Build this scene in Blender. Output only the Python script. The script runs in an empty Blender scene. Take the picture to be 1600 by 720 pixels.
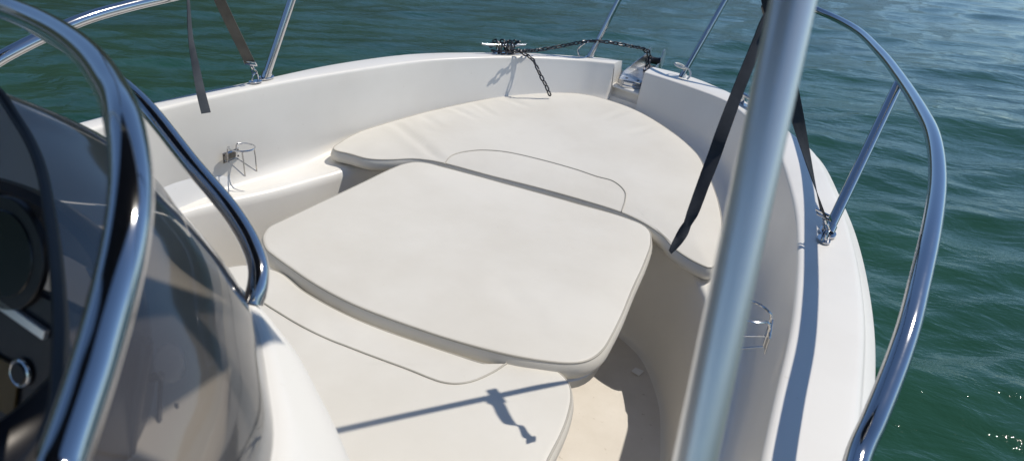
import bpy, math, random
import numpy as np
from mathutils import Vector, Matrix, noise as mnoise
random.seed(7)
sc = bpy.context.scene
COL = sc.collection

# ------------------------------------------------------------------ survey
# The boat is modelled in its own frame: x forward, y to port, z up, z = 0 on
# the bow sole.  CAM / ray() is the surveyed camera used to measure outlines.
CAM = np.array([-0.945, -0.785, 1.37]); F = 1079.0
_y, _p, _r = np.radians([21.06, 25.22, 8.03])
FWD = np.array([math.cos(_y)*math.cos(_p), math.sin(_y)*math.cos(_p), -math.sin(_p)])
_right = np.array([math.sin(_y), -math.cos(_y), 0.0]); _up = np.cross(_right, FWD)
RT = _right*math.cos(_r) + _up*math.sin(_r); UP = -_right*math.sin(_r) + _up*math.cos(_r)
def ray(x, y):
    d = FWD*F + RT*(x-800) + UP*(360-y); return d/np.linalg.norm(d)
def oz(x, y, z):
    d = ray(x, y); return CAM + d*((z-CAM[2])/d[2])
def osl(x, y, a, b, x0):
    d = ray(x, y); t = (a+b*(CAM[0]-x0)-CAM[2])/(d[2]-b*d[0]); return CAM + d*t
def oy(x, y, Y):
    d = ray(x, y); return CAM + d*((Y-CAM[1])/d[1])
def od(x, y, t): return CAM + ray(x, y)*t
HEEL = Matrix.Rotation(math.radians(4.5), 4, 'X')      # the boat heels to starboard
SUN = Vector((0.43, -0.38, 1.0)).normalized()          # towards the sun, boat frame

# ------------------------------------------------------------------ helpers
def link(o, parent=None):
    COL.objects.link(o)
    if parent is not None: o.parent = parent
    return o
def mk(name, verts, faces, mat, parent=None, smooth=True, sharp=35):
    me = bpy.data.meshes.new(name)
    me.from_pydata([tuple(map(float, v)) for v in verts], [], faces); me.update()
    import bmesh
    bm = bmesh.new(); bm.from_mesh(me)
    bmesh.ops.recalc_face_normals(bm, faces=bm.faces); bm.to_mesh(me); bm.free()
    if smooth:
        for p in me.polygons: p.use_smooth = True
        me.set_sharp_from_angle(angle=math.radians(sharp))
    me.materials.append(mat)
    return link(bpy.data.objects.new(name, me), parent)
class MB:
    def __init__(s): s.v = []; s.f = []
    def add(s, v, f):
        n = len(s.v); s.v += [tuple(map(float, q)) for q in v]; s.f += [tuple(i+n for i in q) for q in f]; return s
    def build(s, name, mat, parent=None, smooth=True, sharp=35): return mk(name, s.v, s.f, mat, parent, smooth, sharp)
def grid_faces(nr, nc, closed=False):
    f = []
    for i in range(nr-1):
        for j in range(nc if closed else nc-1):
            k = (j+1) % nc
            f.append((i*nc+j, i*nc+k, (i+1)*nc+k, (i+1)*nc+j))
    return f
def catmull(P, n, closed=False):
    P = np.asarray(P, float); m = len(P)
    seg = m if closed else m-1
    out = []
    per = max(2, int(math.ceil(n/seg)))
    for i in range(seg):
        if closed: a, b, c, d = P[(i-1) % m], P[i], P[(i+1) % m], P[(i+2) % m]
        else:
            b, c = P[i], P[i+1]
            a = P[i-1] if i > 0 else 2*b-c
            d = P[i+2] if i+2 < m else 2*c-b
        t0 = 0.0; e = .5
        t1 = t0+max(np.linalg.norm(b-a), 1e-6)**e; t2 = t1+max(np.linalg.norm(c-b), 1e-6)**e; t3 = t2+max(np.linalg.norm(d-c), 1e-6)**e
        for k in range(per):
            t = t1+(t2-t1)*k/per
            A1 = (t1-t)/(t1-t0)*a+(t-t0)/(t1-t0)*b; A2 = (t2-t)/(t2-t1)*b+(t-t1)/(t2-t1)*c; A3 = (t3-t)/(t3-t2)*c+(t-t2)/(t3-t2)*d
            B1 = (t2-t)/(t2-t0)*A1+(t-t0)/(t2-t0)*A2; B2 = (t3-t)/(t3-t1)*A2+(t-t1)/(t3-t1)*A3
            out.append((t2-t)/(t2-t1)*B1+(t-t1)/(t2-t1)*B2)
    if not closed: out.append(P[-1])
    return np.array(out)
def resample(P, n, closed=False):
    P = np.asarray(P, float)
    Q = np.vstack([P, P[:1]]) if closed else P
    L = np.concatenate([[0], np.cumsum(np.linalg.norm(np.diff(Q, axis=0), axis=1))])
    s = np.linspace(0, L[-1], n+1)[:-1] if closed else np.linspace(0, L[-1], n)
    return np.stack([np.interp(s, L, Q[:, k]) for k in range(Q.shape[1])], 1)
def frames(P, closed=False):
    P = np.asarray(P, float); n = len(P)
    if closed: T = np.roll(P, -1, 0)-np.roll(P, 1, 0)
    else: T = np.gradient(P, axis=0)
    T /= np.linalg.norm(T, axis=1)[:, None]+1e-12
    a = np.array([0, 0, 1.0]) if abs(T[0][2]) < .9 else np.array([1.0, 0, 0])
    N = []; v = a-T[0]*(a@T[0]); v /= np.linalg.norm(v)
    for i in range(n):
        v = v-T[i]*(v@T[i]); v /= np.linalg.norm(v)+1e-12; N.append(v.copy())
    N = np.array(N); return T, N, np.cross(T, N)
def tube_geo(P, r, seg=12, closed=False, caps=True):
    P = np.asarray(P, float); T, N, B = frames(P, closed)
    rr = r if hasattr(r, '__len__') else [r]*len(P)
    v = []
    for i in range(len(P)):
        for j in range(seg):
            a = 2*math.pi*j/seg
            v.append(P[i]+(N[i]*math.cos(a)+B[i]*math.sin(a))*rr[i])
    f = grid_faces(len(P), seg, True)
    if closed:
        o = (len(P)-1)*seg
        for j in range(seg):
            k = (j+1) % seg; f.append((o+j, o+k, k, j))
    elif caps:
        f.append(tuple(range(seg))[::-1]); f.append(tuple((len(P)-1)*seg+j for j in range(seg)))
    return v, f
def tube(name, ctrl, r, mat, parent=None, n=60, seg=16, closed=False):
    P = catmull(ctrl, n, closed); v, f = tube_geo(P, r, seg, closed)
    return mk(name, v, f, mat, parent)
def box_geo(c, sx, sy, sz, X=(1, 0, 0), Y=(0, 1, 0), Z=(0, 0, 1), bev=.0):
    c = np.array(c, float); X, Y, Z = (np.array(a, float)/np.linalg.norm(a) for a in (X, Y, Z))
    if bev <= 0:
        v = [c+X*sx*a/2+Y*sy*b/2+Z*sz*d/2 for d in (-1, 1) for a, b in ((-1, -1), (1, -1), (1, 1), (-1, 1))]
        return v, [(3, 2, 1, 0), (4, 5, 6, 7), (0, 1, 5, 4), (1, 2, 6, 5), (2, 3, 7, 6), (3, 0, 4, 7)]
    rings = []
    for z, ins in ((-sz/2, bev), (-sz/2+bev, 0), (sz/2-bev, 0), (sz/2, bev)):
        ring = []
        for cx, cy, a0 in ((1, 1, 0), (-1, 1, 90), (-1, -1, 180), (1, -1, 270)):
            for k in range(4):
                a = math.radians(a0+30*k); rr = bev*1.5
                ring.append(c+X*(cx*(sx/2-rr)+math.cos(a)*(rr-ins))+Y*(cy*(sy/2-rr)+math.sin(a)*(rr-ins))+Z*z)
        rings.append(ring)
    n = 16; v = [p for q in rings for p in q]; f = grid_faces(4, n, True)
    f.append(tuple(range(n))[::-1]); f.append(tuple(3*n+i for i in range(n)))
    return v, f
def disc_geo(c, X, Y, rx, ry, h, seg=28, bev=.001):
    c = np.array(c, float); X = np.array(X, float); Y = np.array(Y, float); X /= np.linalg.norm(X); Y -= X*(Y@X); Y /= np.linalg.norm(Y); Z = np.cross(X, Y)
    v = []
    for z, ins in ((0, 0), (h-bev, 0), (h, bev)):
        for j in range(seg):
            a = 2*math.pi*j/seg; v.append(c+X*(rx-ins)*math.cos(a)+Y*(ry-ins)*math.sin(a)+Z*z)
    f = grid_faces(3, seg, True); f.append(tuple(range(seg))[::-1]); f.append(tuple(2*seg+j for j in range(seg)))
    return v, f
def sphere_geo(c, r, n=10):
    P = []; rr = []
    for i in range(n+1):
        a = math.pi*i/n; P.append(np.array(c)+np.array([0, 0, -math.cos(a)*r])); rr.append(max(1e-5, math.sin(a)*r))
    return tube_geo(P, rr, 14)
def empty(name, loc, label=None, cat=None, group=None):
    o = bpy.data.objects.new(name, None); o.empty_display_size = .1; link(o); o.location = loc
    if label: o['label'] = label; o['category'] = cat
    if group: o['group'] = group
    return o
def tag(o, label, cat, group=None):
    o['label'] = label; o['category'] = cat
    if group: o['group'] = group
    return o

# ------------------------------------------------------------------ materials
def newmat(name):
    m = bpy.data.materials.new(name); m.use_nodes = True; nt = m.node_tree
    return m, nt, nt.nodes['Principled BSDF'], nt.nodes, nt.links
def setp(b, **k):
    for key, v in k.items():
        b.inputs[key.replace('_', ' ')].default_value = v
def noise(nd, lk, scale, detail=4, rough=.55, vec=None, dist=0):
    n = nd.new('ShaderNodeTexNoise'); n.inputs['Scale'].default_value = scale; n.inputs['Detail'].default_value = detail
    n.inputs['Roughness'].default_value = rough; n.inputs['Distortion'].default_value = dist
    if vec is not None: lk.new(vec, n.inputs['Vector'])
    return n
def objco(nd): return nd.new('ShaderNodeTexCoord').outputs['Object']
def ramp(nd, lk, src, stops):
    r = nd.new('ShaderNodeValToRGB'); els = r.color_ramp.elements
    while len(els) > 2: els.remove(els[-1])
    for i, (p, c) in enumerate(stops):
        e = els[i] if i < 2 else els.new(p)
        e.position = p; e.color = (*c, 1) if len(c) == 3 else c
    lk.new(src, r.inputs['Fac']); return r
def bump(nd, lk, b, src, strength, dist=.002, prev=None):
    n = nd.new('ShaderNodeBump'); n.inputs['Strength'].default_value = strength; n.inputs['Distance'].default_value = dist
    lk.new(src, n.inputs['Height'])
    if prev is not None: lk.new(prev.outputs['Normal'], n.inputs['Normal'])
    lk.new(n.outputs['Normal'], b.inputs['Normal']); return n

def gelcoat(name, c0, c1, rough=.28):
    m, nt, b, nd, lk = newmat(name); co = objco(nd)
    n1 = noise(nd, lk, 2.3, 6, .6, co)
    r = ramp(nd, lk, n1.outputs['Fac'], ((.35, c1), (.6, c0)))
    n3 = noise(nd, lk, 55, 3, .6, co); sp = ramp(nd, lk, n3.outputs['Fac'], ((.24, (.80, .78, .73)), (.31, (1, 1, 1))))
    mx = nd.new('ShaderNodeMix'); mx.data_type = 'RGBA'; mx.blend_type = 'MULTIPLY'; mx.inputs['Factor'].default_value = .35
    lk.new(r.outputs['Color'], mx.inputs['A']); lk.new(sp.outputs['Color'], mx.inputs['B']); lk.new(mx.outputs['Result'], b.inputs['Base Color'])
    n2 = noise(nd, lk, 9, 5, .6, co)
    mr = nd.new('ShaderNodeMapRange'); mr.inputs['To Min'].default_value = rough-.06; mr.inputs['To Max'].default_value = rough+.14
    lk.new(n2.outputs['Fac'], mr.inputs['Value']); lk.new(mr.outputs['Result'], b.inputs['Roughness'])
    bump(nd, lk, b, noise(nd, lk, 6, 2, .4, co).outputs['Fac'], .06, .02)
    b.inputs['Specular IOR Level'].default_value = .4
    return m
M_GEL = gelcoat('gelcoat', (.80, .78, .735), (.76, .735, .685))
M_HULL = gelcoat('hull_gelcoat', (.80, .80, .79), (.77, .77, .76), .2)
def mat_sole():
    m, nt, b, nd, lk = newmat('nonskid_sole'); co = objco(nd)
    n1 = noise(nd, lk, 3.5, 8, .65, co); r = ramp(nd, lk, n1.outputs['Fac'], ((.3, (.64, .59, .515)), (.65, (.75, .705, .64))))
    n2 = noise(nd, lk, 38, 4, .7, co); s = ramp(nd, lk, n2.outputs['Fac'], ((.27, (.45, .38, .30)), (.36, (1, 1, 1))))
    mx = nd.new('ShaderNodeMix'); mx.data_type = 'RGBA'; mx.blend_type = 'MULTIPLY'; mx.inputs['Factor'].default_value = .6
    lk.new(r.outputs['Color'], mx.inputs['A']); lk.new(s.outputs['Color'], mx.inputs['B']); lk.new(mx.outputs['Result'], b.inputs['Base Color'])
    setp(b, Roughness=.7); bump(nd, lk, b, noise(nd, lk, 320, 2, .5, co).outputs['Fac'], .25, .001)
    return m
M_SOLE = mat_sole()
def vinyl(name, c0, c1):
    m, nt, b, nd, lk = newmat(name); co = objco(nd)
    n1 = noise(nd, lk, 3.0, 6, .6, co); r = ramp(nd, lk, n1.outputs['Fac'], ((.33, c1), (.62, c0)))
    n3 = noise(nd, lk, 26, 6, .72, co, .6); sp = ramp(nd, lk, n3.outputs['Fac'], ((.23, (.72, .66, .56)), (.33, (1, 1, 1))))
    mx = nd.new('ShaderNodeMix'); mx.data_type = 'RGBA'; mx.blend_type = 'MULTIPLY'; mx.inputs['Factor'].default_value = .45
    lk.new(r.outputs['Color'], mx.inputs['A']); lk.new(sp.outputs['Color'], mx.inputs['B']); lk.new(mx.outputs['Result'], b.inputs['Base Color'])
    setp(b, Roughness=.48); b.inputs['Specular IOR Level'].default_value = .35
    p = bump(nd, lk, b, noise(nd, lk, 7, 3, .5, co).outputs['Fac'], .22, .012)
    v = nd.new('ShaderNodeTexVoronoi'); v.inputs['Scale'].default_value = 420; lk.new(co, v.inputs['Vector'])
    bump(nd, lk, b, v.outputs['Distance'], .12, .0006, p)
    return m
M_VINYL = vinyl('cream_vinyl', (.72, .695, .635), (.67, .64, .575))
M_PIPE = vinyl('vinyl_piping', (.48, .455, .40), (.38, .36, .31))
def metal(name, col, rough, nscale=30, var=.08, metallic=1.0):
    m, nt, b, nd, lk = newmat(name); co = objco(nd)
    setp(b, Metallic=metallic); b.inputs['Base Color'].default_value = (*col, 1)
    n = noise(nd, lk, nscale, 5, .6, co); mr = nd.new('ShaderNodeMapRange')
    mr.inputs['To Min'].default_value = max(.02, rough-var); mr.inputs['To Max'].default_value = rough+var
    lk.new(n.outputs['Fac'], mr.inputs['Value']); lk.new(mr.outputs['Result'], b.inputs['Roughness'])
    return m
M_STEEL = metal('polished_stainless', (.58, .585, .60), .09, 24, .06)
M_ALU = metal('anodised_tube', (.86, .855, .83), .34, 40, .05, .70)
M_GALV = metal('galvanised_plate', (.70, .71, .72), .32, 60, .1)
M_CHAIN = metal('chain_steel', (.075, .075, .082), .36, 80, .12)
def webbing(name, c0, c1):
    m, nt, b, nd, lk = newmat(name); co = objco(nd)
    w = nd.new('ShaderNodeTexWave'); w.inputs['Scale'].default_value = 190; w.inputs['Distortion'].default_value = .6
    mp = nd.new('ShaderNodeMapping'); mp.inputs['Rotation'].default_value = (.6, .4, .3); lk.new(co, mp.inputs['Vector']); lk.new(mp.outputs['Vector'], w.inputs['Vector'])
    n = noise(nd, lk, 14, 4, .6, co); r = ramp(nd, lk, n.outputs['Fac'], ((.35, c0), (.65, c1))); lk.new(r.outputs['Color'], b.inputs['Base Color'])
    setp(b, Roughness=.75); b.inputs['Specular IOR Level'].default_value = .25; bump(nd, lk, b, w.outputs['Fac'], .35, .0008)
    b.inputs['Sheen Weight'].default_value = .05
    return m
M_WEB = webbing('dark_webbing', (.014, .019, .029), (.030, .037, .050))
M_WEBG = webbing('sunlit_webbing', (.085, .082, .075), (.13, .125, .115))  # port strap: lighter grey-brown, its sunlit look put into the colour
M_WEBT = webbing('grey_webbing', (.06, .07, .085), (.10, .11, .125))
def plain(name, col, rough, spec=.5, nscale=20, amt=.15):
    m, nt, b, nd, lk = newmat(name); co = objco(nd)
    n = noise(nd, lk, nscale, 4, .6, co)
    r = ramp(nd, lk, n.outputs['Fac'], ((.3, tuple(c*(1-amt) for c in col)), (.7, tuple(min(1, c*(1+amt)) for c in col))))
    lk.new(r.outputs['Color'], b.inputs['Base Color']); setp(b, Roughness=rough); b.inputs['Specular IOR Level'].default_value = spec
    return m
M_BLACK = plain('black_plastic', (.012, .012, .014), .35)
M_DASH = plain('dash_plastic', (.018, .018, .022), .30, .5, 60)
M_RUBBER = plain('black_rubber_trim', (.010, .010, .012), .45)
M_DIAL = plain('dial_face', (.012, .013, .016), .2)
M_WHITE = plain('white_plastic', (.72, .72, .70), .4, .5, 30, .06)
M_PAPER = plain('paper', (.86, .85, .82), .8, .2, 30, .06)
M_CORD = plain('white_cord', (.74, .73, .69), .8, .2, 200, .12)
M_ORANGE = plain('amber_label', (.10, .06, .015), .5)
M_CLOTH = plain('canopy_cloth', (.018, .022, .040), .85, .2, 200, .15)
def mat_tint():
    m, nt, b, nd, lk = newmat('smoked_acrylic'); out = nd['Material Output']
    tr = nd.new('ShaderNodeBsdfTransparent'); tr.inputs['Color'].default_value = (.60, .575, .55, 1)
    gl = nd.new('ShaderNodeBsdfGlossy'); gl.inputs['Roughness'].default_value = .07; gl.inputs['Color'].default_value = (.9, .9, .9, 1)
    df = nd.new('ShaderNodeBsdfDiffuse'); df.inputs['Color'].default_value = (.30, .265, .24, 1)
    co = objco(nd); n = noise(nd, lk, 5, 6, .7, co); mr = nd.new('ShaderNodeMapRange'); mr.inputs['To Min'].default_value = .10; mr.inputs['To Max'].default_value = .19
    lk.new(n.outputs['Fac'], mr.inputs['Value'])
    m1 = nd.new('ShaderNodeMixShader'); lk.new(mr.outputs['Result'], m1.inputs['Fac']); lk.new(tr.outputs[0], m1.inputs[1]); lk.new(df.outputs[0], m1.inputs[2])
    fr = nd.new('ShaderNodeFresnel'); fr.inputs['IOR'].default_value = 1.49
    m2 = nd.new('ShaderNodeMixShader'); lk.new(fr.outputs[0], m2.inputs['Fac']); lk.new(m1.outputs[0], m2.inputs[1]); lk.new(gl.outputs[0], m2.inputs[2])
    lk.new(m2.outputs[0], out.inputs['Surface']); return m
M_TINT = mat_tint()
def mat_clear():
    m, nt, b, nd, lk = newmat('clear_plastic')
    setp(b, Roughness=.08, IOR=1.45); b.inputs['Base Color'].default_value = (.8, .82, .84, 1); b.inputs['Transmission Weight'].default_value = .85
    return m
M_CLEAR = mat_clear()
def mat_water():
    m, nt, b, nd, lk = newmat('sea_water'); co = objco(nd)
    n0 = noise(nd, lk, .35, 4, .55, co); r = ramp(nd, lk, n0.outputs['Fac'], ((.3, (.012, .050, .030)), (.7, (.019, .070, .040)))); lk.new(r.outputs['Color'], b.inputs['Base Color'])
    setp(b, Roughness=.04, IOR=1.333); b.inputs['Specular IOR Level'].default_value = .36
    mp = nd.new('ShaderNodeMapping'); mp.inputs['Rotation'].default_value = (0, 0, -.37); mp.inputs['Scale'].default_value = (1, .55, 1); lk.new(co, mp.inputs['Vector'])
    n1 = noise(nd, lk, 6, 5, .55, mp.outputs['Vector'], .4); p = bump(nd, lk, b, n1.outputs['Fac'], .42, .05)
    n2 = noise(nd, lk, 26, 4, .55, mp.outputs['Vector'], .3); bump(nd, lk, b, n2.outputs['Fac'], .22, .010, p)
    return m
M_WATER = mat_water()

# ------------------------------------------------------------------ sea
def build_sea():
    NR, NA = 640, 1000
    rad = .5*(1200/.5)**(np.arange(NR)/(NR-1.0)); ang = np.linspace(0, 2*np.pi, NA, endpoint=False)
    cx, cy = CAM[0], CAM[1]
    X = cx+rad[:, None]*np.cos(ang)[None]; Y = cy+rad[:, None]*np.sin(ang)[None]
    Z = np.zeros_like(X); DX = np.zeros_like(X); DY = np.zeros_like(X)
    rng = np.random.default_rng(11)
    gr = (rad*(2*np.pi/NA*1.0+.0061))[:, None]
    for i in range(150):
        lam = .12*(4.5/.12)**(rng.random()**1.15); th = math.radians(21+180)+rng.normal()*.62
        k = 2*np.pi/lam; a = .023/k*(1.0 if lam < 2 else .7); ph = rng.random()*6.283
        att = np.clip((lam/gr-2.2)/2.5, 0, 1)
        q = k*(X*math.cos(th)+Y*math.sin(th))+ph
        # waves come in groups
        g = .65+.5*np.sin(.23*k*(X*math.cos(th+.5)+Y*math.sin(th+.5))+ph*3)
        A = a*att*g
        Z += A*np.cos(q); DX -= A*math.cos(th)*np.sin(q)*.8; DY -= A*math.sin(th)*np.sin(q)*.8
    V = np.stack([X+DX, Y+DY, Z], -1).reshape(-1, 3)
    f = np.array(grid_faces(NR, NA, True), dtype=np.int32)
    n0 = len(V); V = np.vstack([V, [[cx, cy, 0]]])
    me = bpy.data.meshes.new('sea')
    tri = np.array([(n0, j, (j+1) % NA) for j in range(NA)], dtype=np.int32)
    me.vertices.add(len(V)); me.vertices.foreach_set('co', V.astype(np.float32).ravel())
    nl = f.size+tri.size; me.loops.add(nl); me.loops.foreach_set('vertex_index', np.concatenate([f.ravel(), tri.ravel()]))
    npoly = len(f)+len(tri); me.polygons.add(npoly)
    ls = np.concatenate([np.arange(len(f))*4, f.size+np.arange(len(tri))*3]).astype(np.int32)
    me.polygons.foreach_set('loop_start', ls)
    me.polygons.foreach_set('use_smooth', np.ones(npoly, bool)); me.update(calc_edges=True); me.validate()
    me.materials.append(M_WATER)
    o = link(bpy.data.objects.new('sea', me)); o['kind'] = 'structure'; o.location = (0, 0, -.36)
    return o
build_sea()
# wooded shore, off to port and ahead, that the sea mirrors
def build_hills():
    m, nt, b, nd, lk = newmat('wooded_hill'); co = objco(nd)
    n = noise(nd, lk, .05, 8, .7, co); r = ramp(nd, lk, n.outputs['Fac'], ((.35, (.012, .026, .016)), (.65, (.035, .055, .030)))); lk.new(r.outputs['Color'], b.inputs['Base Color']); setp(b, Roughness=.9)
    bump(nd, lk, b, noise(nd, lk, .3, 6, .7, co).outputs['Fac'], .8, 3)
    NA, NR = 240, 14; v = []
    for i in range(NA):
        t = i/(NA-1); a = math.radians(-14+160*t)
        env = min(1, t/.38)**.8*min(1, (1-t)/.1)
        H = env*(76+18*mnoise.noise(Vector((t*9, 3.1, 0)))+7*mnoise.noise(Vector((t*40, 1.7, 0))))+3
        for j in range(NR):
            u = j/(NR-1); R = 200+240*u; h = H*math.sin(math.pi*min(1, u*.75+.0))**.8+ (2.5*mnoise.noise(Vector((a*60, u*14, 5))) if 0 < j < NR-1 else 0)
            v.append((R*math.cos(a), R*math.sin(a), h*(1 if j else 0)-1.5))
    o = mk('hills', v, grid_faces(NA, NR), m, None, True, 180); o['kind'] = 'structure'
build_hills()

# ------------------------------------------------------------------ boat shell
boat = empty('motorboat', (0, 0, 0), 'white open motorboat with bow seating, low console and stainless rails', 'boat')
def zl(x): return .37+.10*max(0.0, x-1.05)               # height of the seat ledge
def zg(x): return .70+.005*(x-.92)                        # height of the gunwale
# station tables: outer gunwale edge, inner edge, wall foot, ledge edge, sole edge
PORT = [((-2.6,.90),(-2.6,.83),(-2.6,.82),(-2.6,.79),(-2.6,.77)),
        ((-1,.93),(-1,.862),(-1,.87),(-1,.83),(-1,.81)),
        ((.16,.935),(.134,.869),(.16,.89),(.15,.85),(.15,.83)),
        ((.488,.961),(.439,.903),(.55,.922),(.50,.86),(.48,.83)),
        ((.898,.950),(.894,.889),(.862,.880),(.80,.777),(.78,.745)),
        ((1.339,.931),(1.307,.830),(1.20,.850),(1.146,.685),(1.12,.655)),
        ((1.77,.837),(1.704,.741),(1.62,.735),(1.24,.56),(1.205,.54)),
        ((2.096,.651),(1.97,.615),(1.90,.600),(1.30,.40),(1.26,.39)),
        ((2.292,.505),(2.199,.466),(2.12,.450),(1.33,.26),(1.29,.25)),
        ((2.47,.313),(2.406,.253),(2.34,.235),(1.345,.15),(1.305,.15)),
        ((2.546,.22),(2.452,.18),(2.39,.165),(1.35,.11),(1.31,.11)),
        ((2.60,.105),(2.492,.114),(2.43,.112),(1.35,.08),(1.31,.08))]
STBD = [((2.605,-.06),(2.430,-.056),(2.39,-.056),(1.35,-.03),(1.31,-.03)),
        ((2.576,-.229),(2.370,-.20),(2.31,-.195),(1.345,-.10),(1.305,-.10)),
        ((2.403,-.455),(2.211,-.467),(2.14,-.440),(1.34,-.20),(1.30,-.20)),
        ((2.12,-.66),(2.012,-.595),(1.94,-.570),(1.325,-.32),(1.28,-.31)),
        ((1.923,-.768),(1.80,-.688),(1.73,-.660),(1.278,-.459),(1.225,-.425)),
        ((1.70,-.87),(1.574,-.762),(1.50,-.745),(1.165,-.595),(1.128,-.545)),
        ((1.311,-.947),(1.30,-.816),(1.25,-.785),(1.018,-.679),(.945,-.645)),
        ((.973,-.995),(.95,-.864),(.92,-.832),(.80,-.745),(.776,-.701)),
        ((.515,-1.021),(.45,-.890),(.45,-.862),(.43,-.800),(.42,-.765)),
        ((.004,-1.003),(0,-.880),(0,-.855),(0,-.810),(0,-.785)),
        ((-1,-.975),(-1,-.855),(-1,-.845),(-1,-.81),(-1,-.79)),
        ((-2.6,-.93),(-2.6,-.84),(-2.6,-.82),(-2.6,-.79),(-2.6,-.77))]
def interp_side(T, n):
    A = np.array(T, float); m = len(A)
    return np.stack([catmull(A[:, k], n) for k in range(5)], 1)
sp = interp_side(PORT, 132); ss = interp_side(STBD, 132)
nn = []
for k in range(7):
    t = k/6; a = sp[-1].copy(); b = ss[0].copy()
    a2 = a.copy(); b2 = b.copy(); a2[:, 1] -= .007; b2[:, 1] += .007
    s = a2*(1-t)+b2*t; s[2, 0] += .055; nn.append(s)
ST = np.concatenate([sp, np.array(nn), ss]); NOTCH = np.zeros(len(ST), bool); NOTCH[len(sp):len(sp)+7] = True
def plan_out(Cv, flip=1):
    T = np.gradient(Cv, axis=0); T /= np.linalg.norm(T, axis=1)[:, None]+1e-9
    return np.stack([-T[:, 1], T[:, 0]], 1)
# a smooth outward normal for the outside of the hull (port -> bow -> starboard)
Osm = ST[:, 0].copy(); NO = plan_out(Osm)
if NO[0] @ np.array([0, 1]) < 0: NO = -NO
for _ in range(6): NO[1:-1] = (NO[:-2]+2*NO[1:-1]+NO[2:])/4
NO /= np.linalg.norm(NO, axis=1)[:, None]
liner = []; hull = []; floor_loop = []
for i in range(len(ST)):
    O, I, W, Eg, Fl = ST[i]; n = NO[i]; z1 = zg(O[0]); top = z1
    if NOTCH[i]: top = .602
    d = (I-O); w = np.linalg.norm(d); d = d/w
    # rub strake, rounded outer edge, flat top, rounded inner edge
    prof = []
    ro, ri = .016, .012
    prof.append((*(O+n*.030), z1-.075)); prof.append((*(O+n*.038), z1-.068)); prof.append((*(O+n*.038), z1-.036)); prof.append((*(O+n*.033), z1-.0255)); prof.append((*(O+n*.016), z1-.021))
    if NOTCH[i]:
        prof[-1] = (*(O+n*.016), top-.018); prof[-2] = (*(O+n*.026), top-.022); prof[-3] = (*(O+n*.034), top-.03)
    for k in range(5):
        a = math.pi/2*k/4
        prof.append((*(O+n*(.012*math.cos(a))+d*(.010*(1-math.cos(a)))), top-ro+ro*math.sin(a)))
    prof.append((*(O+d*.022), top+.0005)); prof.append((*(O+d*w*.5), top+.002))
    for k in range(5):
        a = math.pi/2*k/4
        prof.append((*(I-d*(ri*(1-math.sin(a)))), top-ri+ri*math.cos(a)))
    zb = zl(W[0]); hz = top-ri-zb
    rf = min(.05, hz*.4)
    wd = Eg-W; wl = np.linalg.norm(wd); wd = wd/wl; rfx = min(rf, wl*.45)
    I2 = I+np.array([.050, 0]) if NOTCH[i] else I
    for t in (.16, .5, .75, .9): prof.append((*(I2+(W-I2)*(t*(1-rf/hz))), top-ri-t*(hz-rf)))
    Wt = I+(W-I)*(1-rf/hz)
    for k in range(5):
        a = math.pi/2*k/4
        base = W*(1-(1-math.sin(a))*0)+0
        px = Wt*(1-math.sin(a))+W*math.sin(a)
        prof.append((*(px+wd*rfx*(1-math.cos(a))), zb+rf*(1-math.sin(a))))
    re = min(.038 if (i < 70 or i > 215) else .022, wl*.40)
    for t in (.3, .6, .9): prof.append((*(W+wd*(rfx+(wl-rfx-re)*t)), zl((W+wd*(rfx+(wl-rfx-re)*t))[0])))
    ze = zl(Eg[0])
    fd = (Fl-Eg); fd = fd/np.linalg.norm(fd)
    for k in range(5):
        a = math.pi/2*k/4
        prof.append((*(Eg-wd*re*(1-math.sin(a))), ze-re+re*math.cos(a)))
    for t in (.3, .6, .85, .94): prof.append((*(Eg+(Fl-Eg)*t), (ze-re)*(1-t)))
    prof.append((*(Fl+fd*.003), .006)); prof.append((*(Fl+fd*.016), 0.0))
    liner.append(prof); floor_loop.append((*(Fl+fd*.016), 0.0))
    hp = [(*(O+n*.030), z1-.0755), (*(O+n*.012), z1-.082), (*(O+n*.004), z1-.10)]
    for t in (.2, .45, .7, 1.0):
        hp.append((*(O-n*(.03+.34*t**1.6)), z1-.10-.95*t))
    hull.append(hp)
nc = len(liner[0])
mk('deck_liner', [p for r in liner for p in r], grid_faces(len(liner), nc), M_GEL, boat, True, 52)
hv = [p for r in hull for p in r]; hf = grid_faces(len(hull), len(hull[0])); nh = len(hull[0])
hf += [(i*nh+nh-1, (i+1)*nh+nh-1, (len(hull)-2-i)*nh+nh-1, (len(hull)-1-i)*nh+nh-1) for i in range(len(hull)//2-1)]
mk('hull', hv, hf, M_HULL, boat, True, 40)
fl = floor_loop; nf = len(fl)
mk('sole', fl, [(i, i+1, nf-2-i, nf-1-i) for i in range(nf//2-1)], M_SOLE, boat, False)
tb = MB(); tb.add(*box_geo((-2.64, 0, .32), .08, 1.82, .80, bev=.015)); tb.build('transom', M_GEL, boat)

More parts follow.
